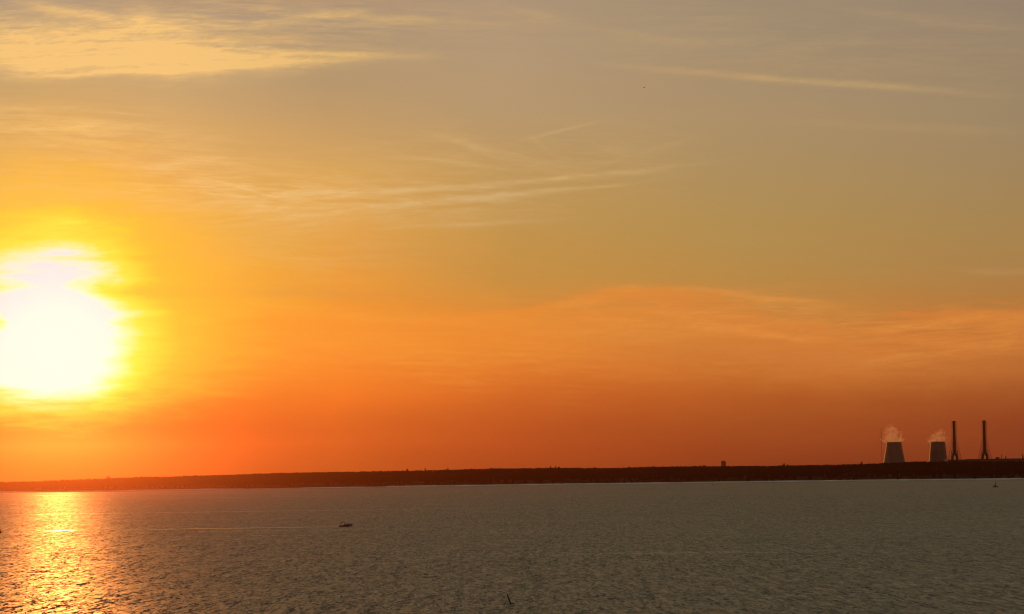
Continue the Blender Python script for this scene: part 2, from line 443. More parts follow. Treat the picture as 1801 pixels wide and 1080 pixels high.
gd = np.array([-60, -1, 8, 24, 26, 60, 120, 200, 300, 420, 700, 1200, 3000, 5000, 7000.0])
V = []
for d in gd:
    y = np.minimum(shore_y(gx) + d, Y1 - 30)
    z = ground_z(gx, np.full_like(gx, d)) if d > 0 else np.full_like(gx, -1.0 if d < -30 else -.02)
    V.append(np.stack([gx, y, z], 1))
V = np.concatenate(V); n = len(gx); F_ = []
for j in range(len(gd) - 1):
    a = np.arange(n - 1) + j * n
    F_.append(np.stack([a, a + 1, a + 1 + n, a + n], 1))
V[:, 2] = np.maximum(V[:, 2], -.9)
land = np_mesh('land', V, np.concatenate(F_), 'soil', True); tag(land, kind='structure')
# pale strip of beach with an uneven upper edge
bx = np.arange(-3600, 3600, 4.0)
hN = np.array([mn.noise(Vector((x * .008, 3.3, 0))) for x in bx]); hM = np.array([mn.noise(Vector((x * .05, 8.3, 0))) for x in bx])
wid = np.clip(16 + 12 * hN + 5 * hM + np.where(bx > -300, 8, -6), 1.0, 34)
b0 = np.stack([bx, shore_y(bx) - 3, np.full_like(bx, .03)], 1)
b1 = np.stack([bx, shore_y(bx) + wid * .5, .25 + wid * .06], 1)
b2 = np.stack([bx, shore_y(bx) + wid, .45 + wid * .09], 1)
n = len(bx); a = np.arange(n - 1)
beach = np_mesh('beach', np.concatenate([b0, b1, b2]), np.concatenate([np.stack([a, a + 1, a + 1 + n, a + n], 1), np.stack([a + n, a + 1 + n, a + 1 + 2 * n, a + 2 * n], 1)]), 'sand', True)
tag(beach, kind='structure')

# ------------------------------------------------------------------ forest
def crown_template(kind):
    vs, fs = [], []
    def cone(z0, z1, r, k=6, ph=0.):
        b = len(vs)
        for i in range(k):
            vs.append((r * math.cos(ph + 2 * math.pi * i / k), r * math.sin(ph + 2 * math.pi * i / k), z0))
        vs.append((0, 0, z1)); vs.append((0, 0, z0 + .02))
        for i in range(k):
            fs.append((b + i, b + (i + 1) % k, b + k)); fs.append((b + (i + 1) % k, b + i, b + k + 1))
    def lump(cx, cy, cz, r, rz):
        b = len(vs); k = 6
        for j, (q, w) in enumerate(((-.6, .75), (.25, 1.0), (.75, .6))):
            for i in range(k): vs.append((cx + r * w * math.cos(2 * math.pi * i / k + j * .5), cy + r * w * math.sin(2 * math.pi * i / k + j * .5), cz + rz * q))
        vs.append((cx, cy, cz + rz)); vs.append((cx, cy, cz - rz))
        for j in range(2):
            for i in range(k):
                p, q = b + j * k + i, b + j * k + (i + 1) % k
                fs.append((p, q, q + k)); fs.append((p, q + k, p + k))
        for i in range(k):
            fs.append((b + 2 * k + i, b + 2 * k + (i + 1) % k, b + 3 * k)); fs.append((b + (i + 1) % k, b + i, b + 3 * k + 1))
    if kind == 0:       # spruce
        cone(.10, .55, .19); cone(.34, .80, .14, ph=.5); cone(.60, 1.0, .085, ph=.2)
    elif kind == 1:     # pine: bare stem, lumpy flat crown
        cone(0, .7, .025, 4); lump(.03, 0, .78, .17, .17); lump(-.09, .05, .62, .12, .10); lump(.10, -.05, .60, .11, .09)
    else:               # birch / broadleaf
        lump(0, 0, .62, .20, .34); lump(.10, .06, .45, .15, .22); lump(-.10, -.04, .50, .14, .22)
    return np.array(vs), np.array(fs)
TPL = [crown_template(k) for k in range(3)]
def plant(xs, ys, zs, hs, ks):
    Vs, Fs, off = [], [], 0
    for k in range(3):
        sel = np.where(ks == k)[0]
        if not len(sel): continue
        tv, tf = TPL[k]; nv = len(tv); m = len(sel)
        ang = rng.uniform(0, 6.28, m); ca, sa = np.cos(ang), np.sin(ang)
        h = hs[sel][:, None]; wsc = rng.uniform(.75, 1.35, m)[:, None] * h
        jit = rng.normal(0, .022, (m, nv, 3))
        p = tv[None] + jit
        x = (p[..., 0] * ca[:, None] - p[..., 1] * sa[:, None]) * wsc + xs[sel][:, None]
        y = (p[..., 0] * sa[:, None] + p[..., 1] * ca[:, None]) * wsc + ys[sel][:, None]
        z = p[..., 2] * h + zs[sel][:, None] - .3
        Vs.append(np.stack([x, y, z], -1).reshape(-1, 3))
        Fs.append((tf[None] + (np.arange(m) * nv)[:, None, None] + off).reshape(-1, 3)); off += m * nv
    return np.concatenate(Vs), np.concatenate(Fs)
xs, ys, ds, hs = [], [], [], []
for d, step in [(26, 4.5), (34, 5), (44, 5.5), (58, 6.5), (78, 7.5), (102, 8.5), (132, 9), (165, 10), (205, 10), (250, 10), (300, 9), (345, 8), (385, 6.5), (412, 4.5), (430, 3.8), (450, 4.5), (475, 7)]:
    for x in np.arange(-2900, 2900, step):
        fade = 1 if abs(x) < 1900 else .55
        if random.random() > fade: continue
        xx = x + random.gauss(0, step * .35); dd = d + random.gauss(0, 7) + 4
        big_ = mn.noise(Vector((xx * .006, d * .01, 0)))
        xs.append(xx); ds.append(max(20, dd)); hs.append(max(8, (15.5 if d < 60 else 17.5) + 2.0 * big_ + random.gauss(0, .55) + (random.random() < .01) * 2.0))
xs, ds, hs = map(np.array, (xs, ds, hs))
ys = shore_y(xs) + ds
kk = np.array([mn.noise(Vector((x * .01, y * .01, 5))) for x, y in zip(xs, ys)]) + rng.normal(0, .25, len(xs))
ks = np.where(kk < -.12, 0, np.where(kk < .22, 1, 2))
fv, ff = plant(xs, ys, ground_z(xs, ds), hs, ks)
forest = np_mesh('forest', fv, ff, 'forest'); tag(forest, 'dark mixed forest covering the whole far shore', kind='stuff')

def lone_tree(px, top_py, name, label, crown_w, kind):
    az = (px - 900.5) / F; Y = float(shore_y(az * 6800)) + 430
    p = at_dist(px, top_py, Y); gz = float(ground_z(np.array(p.x), np.array(430.)))
    h = p.z - gz
    e = empty(name, (p.x, p.y, gz), label, 'tree', 'trees standing above the forest line')
    MB().tube([(0, 0, 0), (.2, 0, h * .5), (0, 0, h * .92)], [.45, .32, .12], 7).tube([(.1, 0, h * .6), (crown_w * .5, .3, h * .72)], [.2, .08], 5).tube([(.1, 0, h * .66), (-crown_w * .5, -.3, h * .78)], [.2, .08], 5).build('trunk', 'trunk', e)
    bm = bmesh.new()
    for i in range(260):
        if kind == 0:
            q = random.random() ** .7; rr = crown_w * (1 - q) * .6 * random.random() ** .5
            c = Vector((rr * math.cos(i * 2.4), rr * math.sin(i * 2.4), h * (.28 + .72 * q)))
        else:
            v = Vector((random.gauss(0, 1), random.gauss(0, 1), random.gauss(0, 1))).normalized() * (random.random() ** .4)
            c = Vector((v.x * crown_w * .6, v.y * crown_w * .6, h * (.74 + .26 * v.z)))
        s = random.uniform(.35, .9); pts = [c + Vector((random.gauss(0, s), random.gauss(0, s), random.gauss(0, s * .6))) for _ in range(4)]
        vv = [bm.verts.new(q_) for q_ in pts]
        bm.faces.new((vv[0], vv[1], vv[2])); bm.faces.new((vv[0], vv[2], vv[3])); bm.faces.new((vv[1], vv[3], vv[2]))
    me = bpy.data.meshes.new('crown'); bm.to_mesh(me); bm.free(); me.materials.append(M['forest'])
    o = bpy.data.objects.new('crown', me); C.objects.link(o); o.parent = e
for px, py, nm, lb, w, k in [
    (190, 836.2, 'broadleaf_tree', 'wide tree rising above the orange forest line under the sun glow', 8, 1),
    (716, 824.6, 'broadleaf_tree', 'broad tree above the forest line, left of the centre and right of the motorboat', 6, 1),
    (748, 823.8, 'pine_tree', 'slim tree poking above the dark red forest line, right of the motorboat', 4, 0),
    (787, 823.6, 'broadleaf_tree', 'rounded tree standing above the forest line above the leaning spar buoy\'s left side', 6, 1),
    (968, 819.4, 'pine_tree', 'first of two thin pointed trees on the skyline right of the picture centre', 3.5, 0),
    (977, 819.6, 'pine_tree', 'second of two thin pointed trees on the skyline right of the picture centre', 3.5, 0),
    (1379, 814.2, 'broadleaf_tree', 'small round tree on the skyline between the hazy domed tower and the left cooling tower', 6, 1),
    (1515, 811.8, 'pine_tree', 'dark tree on the skyline just left of the thin antenna mast', 4, 1),
    (1610, 810.6, 'broadleaf_tree', 'small tree in the gap between the two cooling towers', 6, 1)]:
    lone_tree(px, py, nm, lb, w, k)

# ------------------------------------------------------------------ cooling towers
def cooling_tower(px, label, r_top, r_low, z_low, z_top, Y, band):
    p = at_dist(px, 800, Y); gz = 16.0
    e = empty('cooling_tower', (p.x, p.y, gz), label, 'cooling tower', 'cooling towers of the power station')
    H = z_top - gz; m = bpy.data.materials.new('tower_concrete'); m.use_nodes = True
    t = m.node_tree; X.nt = t; b = t.nodes['Principled BSDF']
    g = t.nodes.new('ShaderNodeTexCoord'); s = t.nodes.new('ShaderNodeSeparateXYZ'); t.links.new(g.outputs['Object'], s.inputs[0])
    x, y, z = (X(s.outputs[i]) for i in range(3))
    stain = noise(vec(X.m('ARCTAN2', x, y) * 9.0, z * .02, 1.0), 1.0, 4.0, .6)
    col = mix((.045, .038, .03), (.085, .072, .06), smooth(stain, .3, .7))
    if band: col = mix(mix(col, (.03, .03, .035), .75), col, smooth(z + (stain - .5) * 3.0, H - 31, H - 28))
    t.links.new(col, b.inputs['Base Color']); b.inputs['Roughness'].default_value = .5
    prof = []
    for i in range(25):
        f = i / 24; z = 9 + f * (H - 9)
        # straight cone with the faint waist of a hyperboloid
        zz = z + gz; q = (z_top - zz) / (z_top - z_low)
        prof.append((r_top + (r_low - r_top) * (q * .82 + q * q * .18), z))
    inner = [(r - .9, z) for r, z in reversed(prof)]
    MB().ring_loft([[Vector((r * math.cos(2 * math.pi * k / 72), r * math.sin(2 * math.pi * k / 72), z)) for k in range(72)] for r, z in prof + inner + [prof[0]]], cap=False).build('shell', m, e, True)
    r = r_top
    MB().ring_loft([[Vector((q * math.cos(2 * math.pi * k / 72), q * math.sin(2 * math.pi * k / 72), z)) for k in range(72)] for q, z in ((r - 1.4, H + .1), (r + 1.1, H + .1), (r + 1.1, H + 1.6), (r - 1.4, H + 1.6), (r - 1.4, H + .1))], cap=False).build('rim', 'dark_paint', e)
    cm = MB(); r0 = prof[0][0]
    for k in range(36):
        a = 2 * math.pi * k / 36
        for sgn in (-1, 1):
            a2 = a + sgn * math.pi / 36
            cm.tube([((r0 + 2) * math.cos(a), (r0 + 2) * math.sin(a), -.5), (r0 * math.cos(a2), r0 * math.sin(a2), 9.4)], .45, 5)
    cm.build('column_ring', 'concrete', e)
    MB().lathe([(r0 + 4, -.6), (r0 + 4, .6), (r0 + 3.2, .9)], 48).build('basin', 'concrete', e)
    return e
YT = 10600.0
mpp = YT / F
cooling_tower(1572.8, 'wider cooling tower on the left, its left edge lit by the sun', 26.6, 39.5, 46, 116.0, YT, False)
cooling_tower(1650.0, 'narrower cooling tower beside the chimneys, dark below a paler top', 26.6, 33.0, 50, 115.6, YT, True)

def steam(px, py, rx, rz, label, seed, lean):
    p = at_dist(px, py, YT)
    m = bpy.data.materials.new('steam'); m.use_nodes = True; t = m.node_tree; t.nodes.clear(); X.nt = t
    o_ = t.nodes.new('ShaderNodeOutputMaterial'); v = t.nodes.new('ShaderNodeVolumePrincipled'); t.links.new(v.outputs[0], o_.inputs['Volume'])
    v.inputs['Color'].default_value = (.97, .88, .78, 1); v.inputs['Anisotropy'].default_value = .88
    g = t.nodes.new('ShaderNodeTexCoord'); s = t.nodes.new('ShaderNodeSeparateXYZ'); t.links.new(g.outputs['Object'], s.inputs[0])
    x, y, z = (X(s.outputs[i]) for i in range(3))
    puff = noise(vec(x / 16.0, y / 16.0, z / 14.0 + seed), 1.0, 4.0, .62, .3)
    hgt = z / rz                                   # -1..1
    w = rx * (0.62 - 0.30 * 1)                     # plume narrows upward
    cx = hgt * lean
    rr = X.m('SQRT', (x - cx) * (x - cx) + y * y) / (rx * 1.0)
    wid = smooth(hgt, -.9, 1.0, .92, .20, 'LINEAR')
    edge = rr / wid + X.m('MAXIMUM', hgt - .55, 0.0) * 1.2
    den = X.m('MAXIMUM', (puff - .33) * 4.4 - edge * .85, 0.0)
    t.links.new((den * 0.045).v, v.inputs['Density'])
    mb = MB(); prof = [(.05, -1)] + [(math.sin(a) * 1.0, -math.cos(a)) for a in [i * math.pi / 12 for i in range(1, 12)]] + [(.05, 1)]
    o = mb.lathe([(r * rx, z * rz) for r, z in prof], 24).build('steam_plume', m)
    o.location = p
    m.cycles.volume_sampling = 'MULTIPLE_IMPORTANCE'; m.cycles.volume_interpolation = 'LINEAR'
    tag(o, label, 'steam', 'steam plumes above the cooling towers')
    return o
steam(1570.0, 763.5, 26 * mpp, 19 * mpp, 'taller pale steam plume rising from the left, sunlit-edged cooling tower', 2.0, -6)
steam(1649.5, 768.0, 24 * mpp, 15 * mpp, 'lower pale steam plume over the right cooling tower next to the chimneys', 13.0, 14)

# ------------------------------------------------------------------ chimneys
YC = 8600.0
cpp = YC / F
roof_z = CAM_H + (hor(1710) - 808.7) * cpp
stack_top = CAM_H + (hor(1680) - 740.4) * cpp
def chimney():
    e = empty('chimney', (0, 0, roof_z), 'chimney', 'chimney', 'twin vent chimneys')
    H = stack_top - roof_z; zpx = H / 825.0        # 825 = height in zoomed px
    Z = lambda y: (945 - y) * zpx
    MB().lathe([(4.3, Z(800)), (4.1, Z(500)), (3.8, Z(235)), (4.2, Z(234)), (4.2, Z(126)), (3.7, Z(125)), (3.7, Z(120))], 20).build('shaft', 'steel', e, False)
    for s in (-1, 1):
        pts = [(s * x * zpx, 0, Z(y)) for x, y in ((2, 770), (14, 800), (30, 830), (42, 862), (49, 900), (50, 955))]
        MB().tube(pts, [3.4, 4.0, 4.1, 4.0, 4.0, 4.1], 14).build('duct_leg', 'steel', e, True)
    lv = [150, 192, 235, 277, 320, 362, 405, 447, 490, 532, 575, 617, 660, 702, 745, 785]
    for i, y in enumerate(lv):
        big_ = i % 2 == 0
        r = 7.6 if y < 760 else 10.0
        mb = MB()
        mb.ring_loft([[Vector((q * math.cos(2 * math.pi * k / 16), q * math.sin(2 * math.pi * k / 16), z)) for k in range(16)] for q, z in
            ((r - (1.6 if big_ else .7), Z(y)), (r, Z(y)), (r, Z(y) + (1.4 if big_ else .8)), (r - (1.6 if big_ else .9), Z(y) + (1.4 if big_ else .8)), (r - (1.6 if big_ else .7), Z(y)))], cap=False)
        for k in range(8):
            a = k * math.pi / 4 + .35
            mb.tube([(3.6 * math.cos(a), 3.6 * math.sin(a), Z(y) + .4), ((r - .4) * math.cos(a), (r - .4) * math.sin(a), Z(y) + .4)], .32, 5)
        mb.build('platform', 'steel', e)
    for k in range(4):                             # lattice masts that flare into raking legs
        a = k * math.pi / 2 + .35; c, s = math.cos(a), math.sin(a)
        P = lambda r, z: (r * c, r * s, z)
        MB().tube([P(7.4, Z(140)), P(7.4, Z(500)), P(11.5, Z(640)), P(17.5, Z(800)), P(23.5, Z(950))], [.35, .35, .5, .6, .6], 6).build('leg', 'steel', e)
        b = MB()
        b.tube([P(7.4, Z(690)), P(11.5, Z(800)), P(18.5, Z(950))], .5, 6)
        zs_ = [(7.4, 540), (9.5, 575), (12, 660), (15.5, 750), (19.5, 850)]
        for i, (r, y) in enumerate(zs_):
            b.tube([P(4.0 if y < 760 else 9, Z(y + 30)), P(r, Z(y))], .22, 5)
        b.build('brace', 'steel', e)
    return e
def copy_tree(o, parent=None):
    c = o.copy(); C.objects.link(c)
    if parent: c.parent = parent
    for ch in [q for q in bpy.data.objects if q.parent == o]: copy_tree(ch, c)
    return c
ch1 = chimney()
p = at_dist(1679.2, 808, YC); ch1.location = (p.x, p.y, roof_z)
ch2 = copy_tree(ch1); p2 = at_dist(1732.2, 808, YC); ch2.location = (p2.x, p2.y, roof_z)
ch1['label'] = 'latticed chimney with ring platforms next to the right cooling tower'
ch2['label'] = 'latticed chimney with ring platforms farther right, beside the small square roof block'

# station building under the chimneys
hall = empty('power_station', (p.x, p.y, 18), 'long low power station building carrying the two chimneys', 'building')
wX = lambda px: at_dist(px, 808, YC).x - p.x
MB().box(wX(1664), wX(1850), -32, 32, 0, roof_z - 18).build('wall', 'concrete', hall)
MB().box(wX(1663.5), wX(1694), -33, 33, roof_z - 17.9, roof_z - 16.9).box(wX(1694), wX(1850.5), -33, 33, roof_z - 17.9, roof_z - 15.9).build('roof', 'steel', hall)
for i in range(9):
    MB().box(wX(1668 + i * 20), wX(1682 + i * 20), -32.4, -31.9, 12, 24).build('window', 'glass', hall)
def block(px0, px1, ptop, name, label, cat):
    a = at_dist(px0, ptop, YC - 20); b = at_dist(px1, ptop, YC - 20)
    e = empty(name, ((a.x + b.x) / 2, a.y, roof_z - 1.8), label, cat)
    w = (b.x - a.x) / 2; h = a.z - roof_z + 1.8
    MB().box(-w, w, -w, w, -.1, h - .8).build('wall', 'concrete', e)
    MB().box(-w - .5, w + .5, -w - .5, w + .5, h - .8, h).build('roof', 'steel', e)
    MB().box(-w * .5, w * .5, -w - .3, -w + .1, h * .3, h * .6).build('window', 'glass', e)
block(1750.8, 1757.0, 804.2, 'roof_block', 'small square block on the station roof right of the chimneys', 'building')
def pipe(px, ptop, r, label, name='vent_pipe', m='steel', cat='vent pipe'):
    a = at_dist(px, ptop, YC - 10); zb = roof_z - 1.8
    e = empty(name, (a.x, a.y, zb), label, cat)
    h = a.z - zb
    MB().lathe([(r, -.1), (r * .85, h * .9)], 12).build('shaft', m, e, True)
    MB().lathe([(r * 1.25, h * .9), (r * 1.25, h)], 12).build('cap', m, e)
    return e
pipe(1761.7, 799.6, 1.1, 'thin tall vent pipe just right of the small square roof block')
pipe(1769.0, 802.4, 1.7, 'short thick vent pipe, second to the right of the small square roof block')
# stepped mast at the right edge
a = at_dist(1798.3, 797.0, YC - 10); zb = roof_z - 1.8; h = a.z - zb
e = empty('lattice_mast', (a.x, a.y, zb), 'reddish stepped mast at the right edge of the picture, wide at its foot', 'mast')
MB().box(-2.6, 2.6, -2.6, 2.6, -.1, h * .48, .2).build('base', 'buoy_red', e)
MB().lathe([(1.4, h * .48), (.9, h * .72)], 8).build('shaft', 'buoy_red', e)
MB().tube([(0, 0, h * .72), (0, 0, h)], .5, 6).build('antenna', 'steel', e)
# guyed antenna mast left of the towers
YA = 9500.0
a = at_dist(1549.6, 751.5, YA); gz = 18; h = a.z - gz
e = empty('antenna_mast', (a.x, a.y, gz), 'very thin tall antenna mast left of both cooling towers', 'mast')
mb = MB(); w = .8
for q in range(3):
    an = q * 2.094; mb.tube([(w * math.cos(an), w * math.sin(an), 0), (w * math.cos(an), w * math.sin(an), h * .93)], .16, 5)
k = 0
while k * 3.0 < h * .93 - 3:
    a0, a1 = (k % 3) * 2.094, ((k + 1) % 3) * 2.094
    mb.tube([(w * math.cos(a0), w * math.sin(a0), k * 3.), (w * math.cos(a1), w * math.sin(a1), k * 3. + 3)], .1, 4); k += 1
mb.build('lattice', 'steel', e)
MB().tube([(0, 0, h * .93), (0, 0, h)], [.3, .12], 6).build('antenna', 'steel', e)
for z in (.78, .88):
    MB().lathe([(1.5, h * z), (1.5, h * z + 1.6)], 10).build('platform', 'steel', e)
for q in range(3):
    an = q * 2.094 + .5; MB().tube([(w * math.cos(an), w * math.sin(an), h * .8), (h * .5 * math.cos(an), h * .5 * math.sin(an), 0)], .06, 4).build('guy_wire', 'steel', e)
# distant domed tower
YD = 13500.0; d_ = YD / F
a = at_dist(1272.3, 810.2, YD); gz = 14; h = a.z - gz; w = 4.3 * d_
e = empty('domed_tower', (a.x, a.y, gz), 'faint squat domed tower far behind the forest, right of the picture centre', 'tower')
MB().lathe([(w, 0), (w, h * .86), (w * 1.02, h * .87)], 28).build('wall', 'concrete', e, False)
MB().lathe([(w * 1.04, h * .87), (w * .98, h * .90), (w * .80, h * .95), (w * .45, h * .99), (w * .05, h)], 28).build('dome', 'concrete', e, True)
MB().lathe([(w * .62, 0), (w * .62, h * .5)], 12, c=(-w * 1.5, 0, 0)).build('annex', 'concrete', e, False)
# low sheds along the skyline between the towers and the right edge
for (x0, x1, tp, lb) in ((1699, 1716, 807.6, 'low long rooftop shed between the two chimneys, left one'), (1718, 1727, 807.2, 'low short rooftop shed close to the right chimney')):
    a = at_dist(x0, tp, YC - 24); b = at_dist(x1, tp, YC - 24); L = (b.x - a.x) / 2; hh = a.z - roof_z + 1.9
    e = empty('roof_shed', ((a.x + b.x) / 2, a.y, roof_z - 1.9), lb, 'shed')
    MB().box(-L, L, -4, 4, 0, hh * .7).build('wall', 'concrete', e)
    MB().ring_loft([[Vector(q) for q in ((-L - .4, -4.5, hh * .7), (L + .4, -4.5, hh * .7), (L + .4, 4.5, hh * .7), (-L - .4, 4.5, hh * .7))], [Vector(q) for q in ((-L - .4, -.2, hh), (L + .4, -.2, hh), (L + .4, .2, hh), (-L - .4, .2, hh))]]).build('roof', 'steel', e)

# ------------------------------------------------------------------ motorboat
bp = on_water(609.0, 926.3)
boat = empty('motorboat', (bp.x, bp.y, -.12), 'dark cabin motorboat heading right with a wake trailing behind it', 'motorboat')
L = 8.6
def hull_ring(x, hb, hd, zk, zd):   # beam at waterline/deck, keel z, deck z
    return [Vector((x, -hd, zd)), Vector((x, -hb, zk + (zd - zk) * .45)), Vector((x, -hb * .55, zk + .1)), Vector((x, 0, zk)),
            Vector((x, hb * .55, zk + .1)), Vector((x, hb, zk + (zd - zk) * .45)), Vector((x, hd, zd)), Vector((x, 0, zd + .03))]
st = [(-4.1, 1.25, 1.35, -.30, 1.15), (-2.5, 1.35, 1.45, -.32, 1.2), (-.5, 1.35, 1.5, -.30, 1.3), (1.2, 1.15, 1.38, -.2, 1.42), (2.6, .75, 1.05, .02, 1.5), (3.6, .35, .62, .42, 1.55), (4.3, .05, .12, 1.1, 1.58)]
MB().ring_loft([hull_ring(*s) for s in st]).build('hull', 'hull', boat, False)
MB().tube([(-4.1, -1.38, 1.17), (-2.5, -1.48, 1.22), (-.5, -1.53, 1.32), (1.2, -1.41, 1.44), (2.6, -1.08, 1.52), (3.6, -.65, 1.57), (4.35, 0, 1.6),
           (3.6, .65, 1.57), (2.6, 1.08, 1.52), (1.2, 1.41, 1.44), (-.5, 1.53, 1.32), (-2.5, 1.48, 1.22), (-4.1, 1.38, 1.17)], .06, 6).build('rub_rail', 'white', boat)
MB().ring_loft([[Vector(q) for q in ((-1.6, -1.1, 1.25), (2.6, -.75, 1.45), (2.6, .75, 1.45), (-1.6, 1.1, 1.25))],
                [Vector(q) for q in ((-1.5, -1.0, 1.9), (1.6, -.6, 1.95), (1.6, .6, 1.95), (-1.5, 1.0, 1.9))]]).build('cabin', 'dark_paint', boat)
for s in (-1, 1):
    MB().ring_loft([[Vector(q) for q in ((-1.1, s * 1.11, 1.45), (1.0, s * .90, 1.50), (.9, s * .83, 1.75), (-1.1, s * 1.06, 1.75))],
                    [Vector(q) for q in ((-1.1, s * 1.02, 1.45), (1.0, s * .82, 1.50), (.9, s * .75, 1.75), (-1.1, s * .98, 1.75))]]).build('window', 'glass', boat)
MB().ring_loft([[Vector(q) for q in ((.2, -.9, 1.9), (.3, -.9, 1.9), (.3, .9, 1.9), (.2, .9, 1.9))],
                [Vector(q) for q in ((-.5, -.85, 2.55), (-.45, -.85, 2.55), (-.45, .85, 2.55), (-.5, .85, 2.55))]]).build('windshield', 'glass', boat)
MB().ring_loft([[Vector(q) for q in ((-3.3, -1.05, 3.0), (-.1, -1.0, 2.92), (-.1, 1.0, 2.92), (-3.3, 1.05, 3.0))],
                [Vector(q) for q in ((-3.25, -.98, 3.42), (-.6, -.9, 3.32), (-.6, .9, 3.32), (-3.25, .98, 3.42))]]).build('hardtop', 'dark_paint', boat)
for x, y in ((-3.1, -.98), (-3.1, .98), (-.5, -.92), (-.5, .92)):
    MB().tube([(x - .15, y * 1.15, 1.2), (x, y, 3.02)], .08, 6).build('hardtop_post', 'steel', boat)
MB().tube([(1.4, -1.25, 1.44), (1.6, -1.2, 1.9), (3.0, -.8, 2.02), (4.15, 0, 2.06), (3.0, .8, 2.02), (1.6, 1.2, 1.9), (1.4, 1.25, 1.44)], .035, 5).tube([(3.0, -.8, 2.02), (3.0, -.85, 1.5)], .03, 5).tube([(3.0, .8, 2.02), (3.0, .85, 1.5)], .03, 5).build('bow_rail', 'steel', boat)
MB().box(-4.6, -4.05, -.35, .35, .1, 1.35, .05).build('outboard_motor', 'dark_paint', boat)
for s in (-.55, .55):
    MB().box(-2.6, -2.1, s - .28, s + .28, 1.2, 1.75, .03).box(-2.75, -2.6, s - .28, s + .28, 1.2, 2.25).build('seat', 'white', boat)
boat.rotation_euler = (0, -R(3.5), R(1.5))

# foam: wake and bow spray
fm = bpy.data.materials.new('foam'); fm.use_nodes = True; t = fm.node_tree; X.nt = t
b = t.nodes['Principled BSDF']; b.inputs['Base Color'].default_value = (.75, .75, .75, 1); b.inputs['Roughness'].default_value = .35; b.inputs['Specular IOR Level'].default_value = .6
g = t.nodes.new('ShaderNodeTexCoord'); fo = noise(g.outputs['Object'], .8, 5, .65)
s = t.nodes.new('ShaderNodeSeparateXYZ'); t.links.new(g.outputs['Object'], s.inputs[0])
ox, oy = X(s.outputs[0]), X(s.outputs[1])
# churned white water close behind the boat, then a flattened, smooth streak of sea
slick = t.nodes.new('ShaderNodeBsdfPrincipled'); slick.inputs['Base Color'].default_value = (.02, .03, .03, 1); slick.inputs['IOR'].default_value = 1.33; slick.inputs['Roughness'].default_value = .21
tp = t.nodes.new('ShaderNodeBsdfTransparent'); mx = t.nodes.new('ShaderNodeMixShader'); mx2 = t.nodes.new('ShaderNodeMixShader')
t.links.new(smooth(fo + smooth(ox, -45., 0., 0., .03, 'LINEAR'), .72, .80).v, mx.inputs[0])
t.links.new(slick.outputs[0], mx.inputs[1]); t.links.new(b.outputs[0], mx.inputs[2])
patch = noise(vec(ox * .035, oy * .12, 3.0), 1.0, 4, .6)
t.links.new(smooth(patch + smooth(ox, -170., -40., 0., .35, 'LINEAR'), .48, .60).v, mx2.inputs[0])
t.links.new(tp.outputs[0], mx2.inputs[1]); t.links.new(mx.outputs[0], mx2.inputs[2])
t.links.new(mx2.outputs[0], t.nodes['Material Output'].inputs['Surface'])
M['foam'] = fm
M['slick'] = bpy.data.materials.new('slick'); M['slick'].use_nodes = True; t = M['slick'].node_tree; X.nt = t
b = t.nodes['Principled BSDF']; b.inputs['Base Color'].default_value = (.01, .014, .014, 1); b.inputs['IOR'].default_value = 1.33; b.inputs['Roughness'].default_value = .33
g = t.nodes.new('ShaderNodeTexCoord'); s = t.nodes.new('ShaderNodeSeparateXYZ'); t.links.new(g.outputs['Object'], s.inputs[0])
pt = noise(vec(X(s.outputs[0]) * .09, X(s.outputs[1]) * .2, 3.0), 1.0, 4, .65)
t.links.new(smooth(pt, .40, .60).v, b.inputs['Alpha'])
M['spray'] = bpy.data.materials.new('spray'); M['spray'].use_nodes = True; t = M['spray'].node_tree
tr = t.nodes.new('ShaderNodeBsdfTranslucent'); tr.inputs[0].default_value = (.9, .9, .9, 1); mx = t.nodes.new('ShaderNodeMixShader')
t.nodes['Principled BSDF'].inputs['Base Color'].default_value = (.85, .85, .85, 1)
t.links.new(t.nodes['Principled BSDF'].outputs[0], mx.inputs[1]); t.links.new(tr.outputs[0], mx.inputs[2]); t.links.new(mx.outputs[0], t.nodes['Material Output'].inputs['Surface'])
we = on_water(-30, 935.4)
N = 900; v = []
LW = (Vector((bp.x - 3.8, bp.y, 0)) - we).length
for i in range(N):
    f = i / (N - 1); x = -f * LW
    w = 1.6 + 4.5 * f ** .35
    hgt = (.08 * math.exp(-f * 30) + .02)
    for j, q in enumerate((-1, -.75, -.45, -.15, .15, .45, .75, 1)):
        ridge = (0, 1, .35, .2, .2, .35, 1, 0)[j]
        z = .02 + hgt * ridge * (.55 + .9 * max(0, mn.noise(Vector((x * .35, q * 2, 1))) + .3))
        v.append((x, q * w, z))
v = np.array(v); k = 8
fa = np.array([[i * k + j, i * k + j + 1, (i + 1) * k + j + 1, (i + 1) * k + j] for i in range(N - 1) for j in range(k - 1)])
wake = np_mesh('wake', v, fa, 'foam', True)
wake.location = (bp.x - 3.8, bp.y, 0); dv = Vector((bp.x - 3.8, bp.y, 0)) - we; wake.rotation_euler = (0, 0, math.atan2(dv.y, dv.x))
tag(wake, 'long thin foam wake stretching left behind the motorboat', kind='stuff')
bm = bmesh.new()
for i in range(150):
    f = random.random(); c = Vector((bp.x + 2.2 + 3.0 * f, bp.y + random.choice((-1, 1)) * (1.5 - f * .9) + random.gauss(0, .2), abs(random.gauss(.12, .22)) * (1.3 - f)))
    bmesh.ops.create_icosphere(bm, subdivisions=1, radius=random.uniform(.05, .17), matrix=Matrix.Translation(c))
me = bpy.data.meshes.new('bow_spray'); bm.to_mesh(me); bm.free(); me.materials.append(M['spray'])
o = bpy.data.objects.new('bow_spray', me); C.objects.link(o); tag(o, 'white spray thrown up at the bow of the motorboat', kind='stuff')

